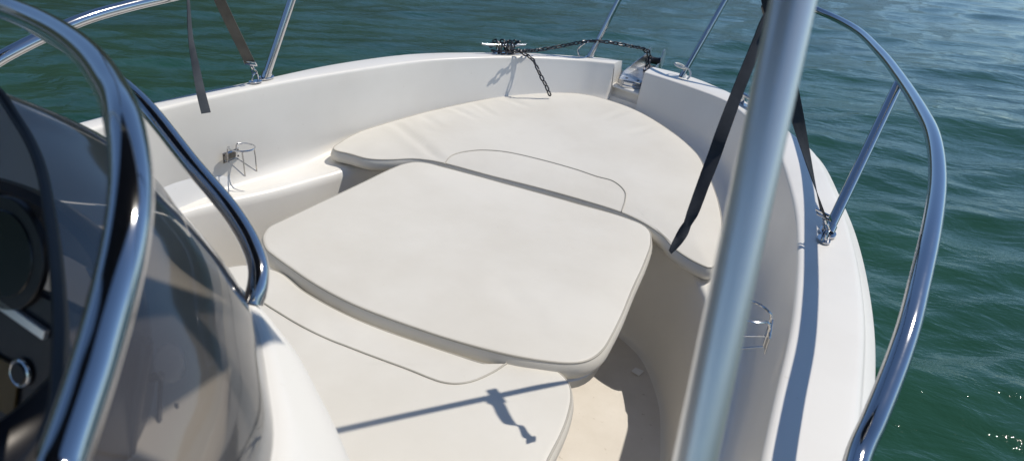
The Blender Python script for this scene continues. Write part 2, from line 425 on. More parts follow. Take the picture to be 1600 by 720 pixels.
# ------------------------------------------------------------------ cushions and seats
def inward(P):
    T = np.roll(P, -1, 0)-np.roll(P, 1, 0); T = T[:, :2]; T /= np.linalg.norm(T, axis=1)[:, None]+1e-9
    N = np.stack([-T[:, 1], T[:, 0]], 1)
    A = .5*np.sum(P[:, 0]*np.roll(P[:, 1], -1)-np.roll(P[:, 0], -1)*P[:, 1])
    return N if A > 0 else -N
def crease(p, segs):
    z = 0
    for (a, b, w, amp) in segs:
        a = np.array(a); b = np.array(b); ab = b-a; L2 = ab@ab
        t = np.clip(((p-a)@ab)/L2, 0, 1); q = a+ab*t
        d = np.linalg.norm(p-q); fade = math.sin(math.pi*min(1, max(0, .08+.92*t)))**.7
        z += amp*fade*(math.exp(-(d/w)**2)-.6*math.exp(-((d-1.7*w)/(1.1*w))**2))
    return z
def cushion(name, ctrl, zf, thick, center, crown, segs=(), wob=.002, N=320, rings=44, seed=0, lump=3.0):
    P2 = resample(catmull(np.array(ctrl)[:, :2], 600, True), N, True)
    Nn = inward(P2)
    for _ in range(3): Nn = (np.roll(Nn, 1, 0)+2*Nn+np.roll(Nn, -1, 0))/4; Nn /= np.linalg.norm(Nn, axis=1)[:, None]
    R = []
    r = .011
    for ins, dz in ((.03, -thick), (.010, -thick+.001), (.002, -thick+.006), (-.004, -thick*.72), (-.006, -thick*.5), (-.003, -thick*.28), (0, -r*.62), (.0026, -r*.28), (.006, -r*.08), (.012, 0)):
        q = P2+Nn*ins; R.append([(a[0], a[1], zf(a[0], a[1])+dz+(.0012*mnoise.noise(Vector((a[0]*9, a[1]*9, dz*40+seed))) if -thick < dz < 0 else 0)) for a in q])
    base = P2+Nn*.012; c = np.array(center)
    for k in range(1, rings+1):
        s = 1-(k/rings)**1.15
        s = max(s, .004)
        row = []
        for a in base:
            q = c+(a-c)*s
            dd = float(np.sqrt(np.min((base[:, 0]-q[0])**2+(base[:, 1]-q[1])**2))); fe = 1-math.exp(-(dd/.055)**1.3)
            z = crown*fe+wob*mnoise.noise(Vector((q[0]*lump, q[1]*lump, seed)))*fe+crease(q, segs)*min(1, dd/.03)
            row.append((q[0], q[1], zf(q[0], q[1])+z))
        R.append(row)
    v = [p for row in R for p in row]; f = grid_faces(len(R), N, True)
    f.append(tuple((len(R)-1)*N+j for j in range(N)))
    o = mk(name, v, f, M_VINYL, None, True, 60)
    pp = P2+Nn*.004
    pv, pf = tube_geo(np.array([(a[0], a[1], zf(a[0], a[1])-.0030) for a in pp]), .0030, 8, True)
    mk('piping', pv, pf, M_PIPE, o)
    def surf(x, y):
        q = np.array([x, y]); d = float(np.min(np.linalg.norm(base-q, axis=1))); fe = 1-math.exp(-(d/.055)**1.3)
        return zf(x, y)+crown*fe+wob*mnoise.noise(Vector((x*lump, y*lump, seed)))*fe+crease(q, segs)*min(1, d/.03)
    return o, surf
def seam(surf, ctrl, parent, r=.0026, up=.0004):
    P = resample(catmull(np.array(ctrl)[:, :2], 160), 170)
    Q = np.array([(a[0], a[1], surf(a[0], a[1])+up) for a in P])
    v, f = tube_geo(Q, r, 8); mk('seam_piping', v, f, M_PIPE, parent)

zb_ = lambda x, y: .44+.10*(x-1.2)
bow_px = [(519,231),(532,221),(560,206),(620,187),(680,171),(770,152.5),(820,146.5),(860,144.5),(900,145.5),(930,150),(975,164),(1010,180),(1050,205),(1088,238),(1105,266),(1118,297),(1127,327),(1130,360),(1126,395),(1118,415),(1108,418),(1092,412),(1075,403),(1052,387),(1035,368),(1020,357),(1000,345),(969,331),(905,311),(840,293),(765,274),(694,255),(668,250),(644,248),(610,249.5),(575,248),(545,240),(524,235)]
bow_ctrl = [osl(x, y, .44, .10, 1.2) for x, y in bow_px]
def bseg(a, b, w, amp):
    A = osl(*a, .44, .10, 1.2); B = osl(*b, .44, .10, 1.2); return (A[:2], B[:2], w, amp)
segs = [bseg((608,188),(700,262),.022,-.0050), bseg((655,178),(690,205),.018,-.0030), bseg((700,166),(745,190),.018,-.0034), bseg((735,158),(775,186),.016,-.0026), bseg((775,150),(830,172),.02,-.0030), bseg((640,182),(668,215),.013,.0022), bseg((985,172),(940,190),.02,-.0025), bseg((1030,200),(975,215),.022,-.0024)]
bow_cushion, bsurf = cushion('seat_cushion', bow_ctrl, zb_, .050, (1.72, .06), .010, segs, .004, seed=1)
tag(bow_cushion, 'large cream vinyl cushion with a curved front edge filling the bow', 'cushion')
seam(bsurf, [osl(x, y, .44, .10, 1.2) for x, y in [(694,257),(701,249),(712,243.5),(735,239.5),(755,238.5),(790,241.5),(850,255),(900,269),(932,280),(955,286.5),(968,295),(976,305),(976,316),(971,331)]], bow_cushion)
tab_px = [(409,372),(412,362),(420,353),(440,343),(470,329),(500,315),(560,287),(610,263),(632,255),(650,252.5),(668,254),(690,259.5),(770,281),(850,303),(930,325),(980,340),(1003,349),(1016,360),(1019,376),(1012,402),(990,452),(970,500),(957,525),(945,545),(930,558),(912,565),(890,567),(865,565.5),(825,560),(785,552),(710,532),(640,509),(560,479),(520,460),(485,440),(450,416),(428,400),(415,389)]
ztab = .44
tab_ctrl = [oz(x, y, ztab) for x, y in tab_px]
table_cushion, tsurf = cushion('table_cushion', tab_ctrl, lambda x, y: ztab, .052, (.72, .0), .006, [((.45,-.35),(.60,-.15),.03,-.001)], .0022, seed=5)
tag(table_cushion, 'square cream vinyl cushion with rounded corners lying on the middle table', 'cushion')
zaft = .418
front = [(oz(x, y, ztab)[0]-.014, oz(x, y, ztab)[1]) for x, y in [(440,408),(485,440),(560,479),(640,509),(710,532),(785,552)]]
aft_ctrl = [(.245,.455),(.285,.425)]+[(front[0][0], front[0][1])]+front[1:]
aft_ctrl += [tuple(oz(x, y, zaft)[:2]) for x, y in [(835,563),(860,571),(880,584),(892,600),(895,620),(890,648),(878,680),(860,716)]]
a_last = oz(845, 750, zaft)
aft_ctrl += [(a_last[0], a_last[1]), (-.10,-.45),(-.20,-.40),(-.22,-.20),(-.22,.20),(-.20,.38),(-.08,.45),(.10,.475),(.20,.474)]
aft_cushion, asurf = cushion('seat_cushion', [(a, b, 0) for a, b in aft_ctrl], lambda x, y: zaft, .050, (.06, -.02), .005, [((.2,.1),(.12,.0),.03,-.0012)], .0018, seed=9)
tag(aft_cushion, 'cream vinyl seat cushion in front of the console crossed by a strap shadow', 'cushion')
seam(asurf, [oz(x, y, zaft) for x, y in [(404,470),(432,488),(485,519),(560,550),(640,580),(672,593),(690,599),(712,601.5),(738,597),(770,582),(788,570),(801,562)]], aft_cushion)
# seat box under it
sbp = resample(catmull(np.array(aft_ctrl), 300, True), 160, True); sbn = inward(np.c_[sbp, np.zeros(len(sbp))])
rings = [[(*(sbp[i]+sbn[i]*ins), z) for i in range(160)] for ins, z in ((.030,.002),(.012,.004),(.010,.30),(.010,.355),(.016,.366),(.05,.367))]
v = [p for r in rings for p in r]; f = grid_faces(len(rings), 160, True); f.append(tuple(5*160+j for j in range(160)))
mk('seat_base', v, f, M_GEL, boat, True, 40)
# table under the middle cushion
tc = resample(catmull(np.array(tab_ctrl)[:, :2], 300, True), 160, True); tn = inward(np.c_[tc, np.zeros(160)])
table = empty('pedestal_table', (.72, 0, 0), 'white table board on a pedestal, just showing below the middle cushion', 'table')
rings = [[(*(tc[i]+tn[i]*ins-np.array([.72, 0])), z) for i in range(160)] for ins, z in ((.08,.352),(.016,.353),(.010,.358),(.010,.379),(.016,.385),(.08,.386))]
v = [p for r in rings for p in r]; f = grid_faces(len(rings), 160, True); f.append(tuple(5*160+j for j in range(160))); f.append(tuple(range(160)))
mk('table_top', v, f, M_GALV, table, True, 40)
b_ = MB(); b_.add(*tube_geo([(0,0,.02),(0,0,.352)], .04, 20)); b_.add(*disc_geo((0,0,.001),(1,0,0),(0,1,0),.13,.13,.02)); b_.build('pedestal', M_ALU, table)

# ------------------------------------------------------------------ console, windscreen, dash
BOT = [(-.30,0),(-.318,.06),(-.350,.12),(-.412,.262),(-.508,.378),(-.59,.455),(-.74,.515),(-1.02,.53)]
TOPE = [(-.503,0,1.124),(-.520,.070,1.104),(-.553,.146,1.090),(-.614,.248,1.080),(-.674,.341,1.080),(-.725,.414,1.080),(-.774,.472,1.080),(-.86,.508,1.078),(-1.02,.52,1.07)]
def mirror(L): return [(p[0], -p[1], *p[2:]) for p in L[::-1]][:-1]+list(L)      # starboard -> port
bot = resample(catmull(np.array(mirror(BOT)), 120), 121); top_ = resample(catmull(np.array(mirror(TOPE)), 120), 121)
nb = plan_out(bot); nb *= np.sign((nb[60] @ np.array([1, 0])))
for _ in range(8): nb[1:-1] = (nb[:-2]+2*nb[1:-1]+nb[2:])/4
nb /= np.linalg.norm(nb, axis=1)[:, None]
def GF(i):
    u = min(1, abs(i-60)/34); u = u*u*(3-2*u); return .30+1.0*u
rows = []
for off, z in ((-.13,.900),(-.05,.9005),(.002,.901),(.009,.8995),(.015,.894),(.030,.876),(.049,.848),(.063,.810),(.069,.77),(.071,.72),(.095,.55),(.085,.40),(.08,.25),(.075,.0)):
    rows.append([(*(bot[i]+nb[i]*(off if off <= 0 else off*GF(i))), z) for i in range(121)])
console = mk('console', [p for r in rows for p in r], grid_faces(len(rows), 121), M_GEL, boat, True, 40)
# smoked windscreen: bulged between the base on the console and the upper edge
TZ = top_[:, 2].copy(); top_ = top_[:, :2]
def ztop(i): return TZ[i]
rows = []
for k in range(15):
    t = k/14; bul = .035*math.sin(math.pi*t)
    rows.append([(*(bot[i]*(1-t)+top_[i]*t+nb[i]*bul-nb[i]*.001*(1-t)), .903*(1-t)+ztop(i)*t+.012*math.sin(math.pi*t)) for i in range(121)])
inner = [[(p[0]-nb[i][0]*.004, p[1]-nb[i][1]*.004, p[2]-.002) for i, p in enumerate(r)] for r in rows]
screen = mk('windscreen', [p for r in rows for p in r], grid_faces(15, 121), M_TINT, console, True, 60)
tv, tf = tube_geo(np.array(rows[-1])+np.array([0, 0, .003]), .0050, 10); mk('edge_trim', tv, tf, M_RUBBER, console)
for i in (22, 43, 77, 98):
    p = np.array([*(bot[i]+nb[i]*.006), .9085]); mk('screen_screw', *disc_geo(p, (-nb[i][1], nb[i][0], 0), (nb[i][0]*.6, nb[i][1]*.6, .8), .0042, .0042, .0025, 14), M_STEEL, console)
# black dash hood and panel inside
hx = [(-.455,0),(-.47,.10),(-.515,.22),(-.60,.32),(-.70,.375),(-.76,.385)]
hcurve = resample(catmull(np.array(mirror(hx)), 80), 81); hn = plan_out(hcurve); hn *= np.sign(hn[40] @ np.array([1, 0]))
rows = []
for off, z in ((.0,.902),(.0,.96),(-.006,.985),(-.022,1.000),(-.034,1.004),(-.042,.998)):
    rows.append([(*(hcurve[i]+hn[i]*off), z) for i in range(81)])
dash = mk('dashboard', [p for r in rows for p in r], grid_faces(6, 81), M_DASH, console, True, 40)
pm = MB()
pX = np.array([0, -1, 0]); pZ = np.array([.28, 0, .96]); pN = np.array([-.96, 0, .28])
pc = np.array([-.655, 0, .86])
pm.add(*box_geo(pc, .70, .012, .30, pX, pN, pZ, bev=.003)); pm.build('instrument_panel', M_DASH, console)
def onpanel(x, y):
    d = ray(x, y); t = ((pc+pN*.0065-CAM) @ pN)/(d @ pN); return CAM+d*t
g = MB(); cgo = onpanel(15, 395)
for rr, hh in ((.052, .004),): g.add(*disc_geo(cgo, pX, pZ, rr, rr, .006, 32))
gd = g.build('gauge', M_BLACK, dash)
g = MB(); g.add(*disc_geo(cgo-pN*-.0065, pX, pZ, .040, .040, .001, 32)); g.build('gauge_dial', M_DIAL, dash)
ks = onpanel(37, 581); kv = MB(); ang = np.linspace(0, 2*np.pi, 28, endpoint=False)
kv.add(*tube_geo(np.array([ks+pN*.003+(pX*math.cos(a)+pZ*math.sin(a))*.0115 for a in ang]), .0022, 8, True)); kv.build('ignition_ring', M_STEEL, dash)
kv = MB(); kv.add(*disc_geo(ks, pX, pZ, .010, .010, .006, 20)); kv.build('ignition_switch', M_BLACK, dash)
wl = MB(); a = onpanel(-40, 440); b = onpanel(78, 522); wd_ = (b-a)/np.linalg.norm(b-a)
wl.add(*box_geo((a+b)/2+pN*.003, np.linalg.norm(b-a), .006, .010, wd_, pN, np.cross(wd_, pN), bev=.001)); wl.build('panel_trim', M_ALU, dash)
am = MB(); q = onpanel(8, 600); am.add(*box_geo(q+pN*.002, .04, .004, .05, pX, pN, pZ, bev=.0008)); am.build('amber_label', M_ORANGE, dash)
# suction cup mount with two leads behind the screen
cm = empty('suction_mount', (0, 0, 0), 'clear suction cup with thin dark leads stuck inside the smoked windscreen', 'phone mount')
c0 = np.array([*(bot[34]*.55+top_[34]*.45+nb[34]*-.012), .99]); c0 = od(266, 566, .74)
X0 = np.cross(ray(266, 566), [0, 0, 1.0]); X0 /= np.linalg.norm(X0); Y0 = np.cross(X0, ray(266, 566))
cv = MB(); cv.add(*disc_geo(c0, X0, Y0, .014, .019, .006, 26, .002)); cv.build('suction_cup', M_CLEAR, cm)
cv = MB(); cv.add(*tube_geo(catmull([od(252, 585, .75), od(249, 640, .74), od(250, 700, .73), od(253, 760, .72)], 20), .0022, 8))
cv.add(*tube_geo(catmull([od(276, 630, .75), od(278, 650, .745), od(268, 690, .74), od(255, 760, .73)], 20), .0018, 8)); cv.add(*box_geo(od(243, 588, .75), .016, .012, .008, X0, np.cross(X0, Y0), Y0, bev=.0015)); cv.build('lead', M_BLACK, cm)

# grab rails around the screen
tube('grab_rail', [(-.90,-.515,.90),(-.862,-.515,.98)]+[od(x, y, d) for x, y, d in [(78,775,.44),(98,720,.445),(150,565,.45),(193,400,.46),(205,300,.485),(196,200,.55),(172,135,.64),(130,80,.75),(68,38,.88),(0,10,1.0),(-80,-15,1.12)]]+[(-.50,.30,1.16),(-.62,.42,1.10),(-.74,.49,1.0),(-.78,.51,.895)], .0129, M_STEEL, boat, 160, 24)
fr = [od(x, y, d) for x, y, d in [(395,474,.895),(402,450,.895),(404,420,.905),(392,382,.93),(362,332,.97),(300,258,1.05),(218,158,1.15),(150,104,1.24),(78,56,1.36),(15,16,1.46)]]
tube('grab_rail', fr+[(-.22,.62,1.22),(-.28,.72,1.12),(-.36,.72,.98),(-.40,.62,.80)], .0125, M_STEEL, boat, 120, 24)

# ------------------------------------------------------------------ bow rail
rail = None
stb = [(-1.40,-.95,.66),(-1.39,-.95,.74),(-1.25,-.95,.80),(-.90,-.93,.79),(-.50,-.94,.81)]
stb += [od(x, y, d) for x, y, d in [(1340,716,.945),(1366,655,.97),(1400,570,1.02),(1420,510,1.065),(1435,450,1.13),(1455,360,1.265),(1465,280,1.455),(1458,215,1.675),(1440,175,1.885),(1405,120,2.32),(1375,82,2.715)]]
stb += [(2.30,-.883,1.088),(2.57,-.73,1.11),(2.75,-.45,1.125),(2.83,-.2,1.13),(2.84,0,1.13)]
pf = od(985, -35, 3.66); sf = od(1152, -32, 3.62)
stb = stb[:-4]+[(2.57,-.73,1.108), sf, (2.80,-.12,1.125), (2.80,.08,1.125)]
prt = [pf, (2.40,.60,1.085), (2.05,.78,1.06), (1.7,.86,1.04), tuple(oy(470, -42, .88))]
prt += [oy(x, y, .83) for x, y in [(250,-1),(190,13),(130,31),(60,61),(0,92),(-60,130)]]
e = oy(-60, 130, .83); prt += [(-.45,.86,.83),(-.9,.88,.79),(-1.25,.90,.76),(-1.39,.90,.72),(-1.40,.90,.64)]
rail = tube('bow_rail', stb+prt, .0148, M_STEEL, boat, 260, 20)
bases = []
def stanchion(base, topp):
    v, f = tube_geo(catmull([base, (np.array(base)+np.array(topp))/2, topp], 12), .0135, 18); mk('stanchion', v, f, M_STEEL, rail)
    b = np.array(base); m = MB(); m.add(*disc_geo(b-[0, 0, .001], (1, .1, 0), (0, 1, 0), .040, .021, .005, 28)); d = np.array(topp)-b; d /= np.linalg.norm(d)
    m.add(*tube_geo([b, b+d*.022], .0165, 18))
    mk('base_plate', m.v, m.f, M_STEEL, rail)
    for sx in (-.030, .030): mk('screw_head', *disc_geo(b+[sx, sx*.1, .0035], (1, 0, 0), (0, 1, 0), .0055, .0055, .002, 12), M_CHAIN, rail)
def gp(x, y): return oz(x, y, .706)
stanchion(gp(1293, 363), od(1405, 128, 2.27)+np.array([0,0,-.006]))
stanchion(gp(415, 122), oy(470, -42, .88))
stanchion(gp(921, 90), pf)
stanchion(gp(1065, 121), sf)

# ------------------------------------------------------------------ deck hardware
def pad_eye(p, ax=(1, 0, 0)):
    p = np.array(p); m = MB(); m.add(*disc_geo(p-[0, 0, .001], ax, np.cross([0, 0, 1], ax), .028, .016, .004, 24))
    ang = np.linspace(0, math.pi, 14); A = np.array(ax, float)
    m.add(*tube_geo(np.array([p+A*.014*math.cos(a)+np.array([0, 0, 1])*(.004+.026*math.sin(a)) for a in ang]), .0035, 8)); m.build('pad_eye', M_STEEL, boat)
    return p+np.array([0, 0, .028])
eyeS = pad_eye(gp(1287, 374), (.98,.2,0)); eyeP = pad_eye(gp(399, 128))
pad_eye(gp(1175, 160), (.8,-.6,0))
def cleat(c, ax, L=.22):
    c = np.array(c, float); A = np.array(ax, float); A /= np.linalg.norm(A); B = np.cross([0, 0, 1], A)
    m = MB()
    t = np.linspace(-1, 1, 33)
    P = np.array([c+A*L/2*s+np.array([0, 0, .040+.006*abs(s)**2]) for s in t]); R_ = [max(.003, .0085*(1-.55*abs(s)**1.5)) for s in t]
    m.add(*tube_geo(P, R_, 14))
    for s in (-.032, .032):
        m.add(*tube_geo(catmull([c+A*(s*1.35), c+A*s+[0, 0, .014], c+A*s*.95+[0, 0, .040]], 10), [.013]*3+[.009]*5+[.008]*(len(catmull([c, c, c+A], 10))-8), 14))
    m.add(*disc_geo(c-[0, 0, .001], A, B, .062, .017, .005, 28)); m.build('cleat', M_STEEL, boat)
pc_ = oz(786, 84.5, .707); cl_ax = oz(826, 85, .707)-oz(745, 84.5, .707); cleat(pc_, (cl_ax[0], cl_ax[1], 0), .25)
sc_ = oz(1165, 166, .708); cleat(sc_, (-.62,-.42,0), .22)
# bent wire hook by the port forward stanchion
h0 = gp(905, 88.5); h1 = od(904, 76, 3.62); h2 = od(915, 67, 3.62); h3 = od(925, 65, 3.66)
tube('wire_hook', [h0, h1, h2, h3], .0045, M_STEEL, boat, 16, 10)
# white cord loop round the starboard forward stanchion
w0 = od(1063, 103, 3.55); ring = [w0+np.array([.030*math.cos(a)-.004, .026*math.sin(a), .006*math.sin(a*1)]) for a in np.linspace(0, 2*math.pi, 12, endpoint=False)]
cl = MB(); cl.add(*tube_geo(catmull(ring, 36, True), .0052, 8, True)); cl.add(*tube_geo(catmull([w0+np.array([-.025,-.02,.0]), od(1076,108,3.5), od(1079,117,3.49), od(1074,124,3.48)], 16), .0048, 8))
tag(cl.build('cord_loop', M_CORD), 'short white cord looped round the foot of the starboard forward stanchion', 'cord')

def cup_holder(center, nrm, tan):
    # wall bracket with wire ring above and folded wire foot below
    c = np.array(center, float); n = np.array(nrm, float); n /= np.linalg.norm(n); t = np.array(tan, float); t = t-n*(t@n); t /= np.linalg.norm(t); u = np.array([0, 0, 1.0])
    root = MB(); root.add(*box_geo(c+n*.002, .078, .003, .036, t, n, u, bev=.0008)); root.add(*box_geo(c+n*.0055, .046, .006, .030, t, n, u, bev=.0012))
    h = root.build('cup_holder', M_STEEL, boat)
    for a, b in ((-.033, .010), (-.033, -.010), (.033, .010), (.033, -.010)): mk('screw_head', *disc_geo(c+t*a+u*b+n*.0035, t, u, .004, .004, .001, 10), M_CHAIN, h)
    w = MB(); R = .040; rc = c+n*.050+u*.040
    ang = np.radians(np.linspace(-60, 240, 40)); w.add(*tube_geo(np.array([rc+t*R*math.cos(a)*1.05+n*R*math.sin(a) for a in ang]), .0024, 8))
    for a in (-60, 240):
        a = math.radians(a); p = rc+t*R*math.cos(a)*1.05+n*R*math.sin(a)
        w.add(*tube_geo(catmull([p, p-n*.006-u*.004, p-n*.010-u*.03], 8), .0024, 8))
    for sgn in (-1, 1):
        p = rc+t*R*.72*sgn+n*R*.70
        q = p-u*.086+n*.004
        w.add(*tube_geo(np.array([p, p-u*.010-n*.003, p-u*.03, q+u*.004, q, q-n*.004, c+t*.020*sgn+n*.004-u*.012]), .0022, 8))
    w.build('wire_ring', M_STEEL, h)
wp = oy(360, 243, .895); cup_holder(wp, (.06,-1,.02), (1,.06,0))
ws = oy(1203, 526, -.858); cup_holder(ws, (-.02,1,.02), (1,.02,0))

# bow roller in the notch: foot, two cheeks, roller
br = MB(); bc = np.array([2.555, .028, .602])
br.add(*disc_geo(bc+[0, 0, .001], (1, 0, 0), (0, 1, 0), .080, .070, .012, 32, .003)); br.add(*disc_geo(bc+[0, 0, .0125], (1, 0, 0), (0, 1, 0), .074, .063, .016, 32, .002))
roller = br.build('bow_roller', M_STEEL, boat)
def plate(pts, n, th, name, mat):
    pts = np.array(pts, float); n = np.array(n, float); n /= np.linalg.norm(n); k = len(pts)
    v = list(pts+n*th/2)+list(pts-n*th/2); f = [tuple(range(k)), tuple(range(2*k-1, k-1, -1))]+[(i, (i+1) % k, k+(i+1) % k, k+i) for i in range(k)]
    return mk(name, v, f, mat, roller, True, 30)
plate([(2.50,.078,.634),(2.50,-.030,.634),(2.60,-.040,.642),(2.84,-.036,.668),(2.84,.028,.668),(2.62,.060,.644)], (-.12,0,1), .004, 'roller_bed', M_GALV)
plate([(2.50,.080,.634),(2.53,.074,.668),(2.68,.052,.706),(2.78,.036,.728),(2.86,.032,.758),(2.90,.032,.745),(2.90,.032,.680),(2.84,.032,.662),(2.60,.064,.640)], (.15,1,0), .004, 'cheek_plate', M_GALV)
plate([(2.66,-.038,.640),(2.70,-.038,.668),(2.80,-.038,.690),(2.86,-.038,.690),(2.86,-.038,.660)], (0,1,0), .004, 'cheek_bracket', M_GALV)
dk = [(2.88+.042*math.cos(a), -.042, .708+.052*math.sin(a)) for a in np.linspace(0, 2*math.pi, 26, endpoint=False)]
plate(dk, (.12,1,0), .005, 'cheek_plate', M_GALV)
rw = MB(); rw.add(*tube_geo([(2.88,-.038,.69),(2.88,-.012,.69),(2.88,.012,.69),(2.88,.030,.69)], [.026,.019,.019,.026], 24)); rw.build('roller_wheel', M_BLACK, roller)
for a, b in ((2.535,.05),(2.535,-.01),(2.70,.0)): mk('screw_head', *disc_geo((a, b, .636+.1*(a-2.52)), (1, 0, 0), (0, 1, 0), .008, .008, .003, 12), M_CHAIN, roller)

# anchor chain
def chain_geo(mb, ctrl, pitch=.0235, L=.034, w=.0215, r=.0037, dens=80, jit=.12):
    P = catmull(ctrl, dens*len(ctrl)); n = max(2, int(np.sum(np.linalg.norm(np.diff(P, axis=0), axis=1))/pitch)); P = resample(P, n)
    T, N, B = frames(P)
    for i in range(n):
        roll = (math.pi/2 if i % 2 else 0)+.5+random.uniform(-jit, jit)*2
        a = N[i]*math.cos(roll)+B[i]*math.sin(roll); st = (L-w)/2+.0; rr = w/2-r
        pts = []
        for k in range(7): t = -math.pi/2+math.pi*k/6; pts.append(P[i]+T[i]*(st+rr*math.cos(t))+a*rr*math.sin(t))
        for k in range(7): t = math.pi/2+math.pi*k/6; pts.append(P[i]+T[i]*(-st+rr*math.cos(t))+a*rr*math.sin(t))
        mb.add(*tube_geo(np.array(pts), r, 7, True))
ch = MB()
g2 = lambda x, y, z: oz(x, y, z)
chain_geo(ch, [g2(800,79,.745), g2(822,80,.735), od(838,79,3.50), od(857,76,3.53), od(880,72,3.56), od(905,67,3.60), od(926,64.5,3.64), od(955,67,3.66), od(985,72.5,3.72), od(1006,77,3.80), od(1015,83,3.85), od(1016,93,3.85), od(1013,104,3.83)])
chain_geo(ch, [od(1008,79,3.84), od(1012,88,3.86), od(1010,98,3.85), od(1008,108,3.82)])
edge = oz(826, 90, .709)
down = [oz(812,80,.735), oz(822,86,.722), oz(831,92,.712), od(838,104,3.36), od(845,119,3.37), od(853,134,3.37), od(858,146,3.38)]
chain_geo(ch, down)
A = np.array([cl_ax[0], cl_ax[1], 0]); A /= np.linalg.norm(A); Bv = np.cross([0, 0, 1], A); cc = np.array(pc_)
hel = []
for k in range(34):
    t = k/33; a = t*2*math.pi*3.3; hel.append(cc+A*(-.055+.125*t)+np.array([0, 0, .036])+Bv*math.cos(a)*.022+np.array([0, 0, 1])*math.sin(a)*.024)
chain_geo(ch, hel, dens=12, jit=.5)
chain_geo(ch, [cc+A*-.045+Bv*.016+[0,0,.010], cc+A*-.03-Bv*.02+[0,0,.012], cc+A*.03-Bv*.022+[0,0,.014], cc+A*.09-Bv*.01+[0,0,.012], cc+A*.13+[0,0,.02]], dens=12, jit=.5)
tag(ch.build('anchor_chain', M_CHAIN), 'dark steel anchor chain wound on the port cleat and led to the bow roller', 'chain')

# paper scrap on the sole
ps = oz(995, 581, .004); pv = [ps+np.array(o_) for o_ in ((-.020,-.012,.001),(.016,-.020,.003),(.022,.010,.001),(-.012,.018,.004))]
pm = MB(); pm.add(pv+[p+np.array([0,0,.0012]) for p in pv], [(3,2,1,0),(4,5,6,7),(0,1,5,4),(1,2,6,5),(2,3,7,6),(3,0,4,7)])
tag(pm.build('paper_scrap', M_PAPER), 'small torn scrap of white paper lying on the sole beside the table', 'litter')

# ------------------------------------------------------------------ canopy frame and straps
postb, postm = od(1085, 720, .50), od(1162.5, 360, .50)
postt = od(1239, 0, .50)
dirp = (postt-postb)/np.linalg.norm(postt-postb)
foot = postb+dirp*((0.0-postb[2])/dirp[2]); upp = postb+dirp*((1.90-postb[2])/dirp[2])
mir = lambda p: (p[0], -p[1], p[2])
cf = [foot, postb, postt, upp, upp+np.array([.04,.05,.10]), (.03,-.45,2.05), (.05,0,2.07), (.03,.45,2.05), mir(upp+np.array([.04,.05,.10])), mir(upp), mir(postt), mir(postb), mir(foot)]
tube('canopy_frame', cf, .0142, M_ALU, boat, 180, 28)
fm = MB()
for p in (foot, mir(foot)): mk('post_foot', *disc_geo(np.array(p)+[0, 0, .001], (1, 0, 0), (0, 1, 0), .05, .05, .008, 26), M_ALU, boat)

# dark canopy cloth over the helm, stretched aft from the frame
rows = []
for k in range(13):
    t = k/12; x = .05-1.75*t
    rows.append([(x, y, 2.075+.05*math.sin(math.pi*t)-.10*(y/.74)**2-.02*t) for y in np.linspace(-.74, .74, 17)])
rows2 = [[(p[0], p[1], p[2]+.006) for p in r] for r in rows[::-1]]
allr = rows+rows2; vv = [p for r in allr for p in r]
mk('canopy_cloth', vv, grid_faces(len(allr), 17)+[(25*17+j, 25*17+j+1, j+1, j) for j in range(16)], M_CLOTH, boat, True, 50)
tube('canopy_bow', [(-1.45,-.80,.05),(-1.55,-.78,1.2),(-1.66,-.73,1.95),(-1.68,-.45,2.06),(-1.68,0,2.085),(-1.68,.45,2.06),(-1.66,.73,1.95),(-1.55,.78,1.2),(-1.45,.80,.05)], .0150, M_ALU, boat, 120, 20)

def ribbon_geo(ctrl, wid, wdir, n=60, th=.0018):
    P = catmull(ctrl, n); m = len(P); s = np.linspace(0, 1, m)
    T = np.gradient(P, axis=0); T /= np.linalg.norm(T, axis=1)[:, None]
    kk = np.linspace(0, 1, len(wdir)); Wd = np.stack([np.interp(s, kk, [w[k] for w in wdir]) for k in range(3)], 1)
    Wd -= T*np.sum(Wd*T, 1)[:, None]; Wd /= np.linalg.norm(Wd, axis=1)[:, None]; Nv = np.cross(T, Wd)
    ww = np.interp(s, np.linspace(0, 1, len(wid)), wid)
    v = []
    for i in range(m):
        for a, b in ((-.5,-.5),(-.25,-.5),(0,-.5),(.25,-.5),(.5,-.5),(.5,.5),(.25,.5),(0,.5),(-.25,.5),(-.5,.5)):
            cup = .03*ww[i]*(1-(2*a)**2)
            v.append(P[i]+Wd[i]*a*ww[i]+Nv[i]*(b*th+cup))
    f = grid_faces(m, 10, True); f.append(tuple(range(10))[::-1]); f.append(tuple((m-1)*10+j for j in range(10)))
    return v, f
def snap_hook(eye, d, parent):
    d = np.array(d); d /= np.linalg.norm(d); a = np.cross(d, [0, 0, 1.0]); a /= np.linalg.norm(a); e = np.array(eye); m = MB()
    ang = np.linspace(0, 2*math.pi, 18, endpoint=False)
    m.add(*tube_geo(np.array([e+d*(.012+.016*math.cos(t))+a*.008*math.sin(t) for t in ang]), .0032, 8, True))
    m.add(*tube_geo([e+d*.026, e+d*.042], .006, 10))
    q = e+d*.056; m.add(*tube_geo(np.array([q-a*.020-d*.008, q+a*.020-d*.008, q+a*.020+d*.008, q-a*.020+d*.008]), .0034, 8, True))
    m.build('snap_hook', M_STEEL, parent); return q
Bs = np.array([.518, -.688, 1.245]); 
camw = RT
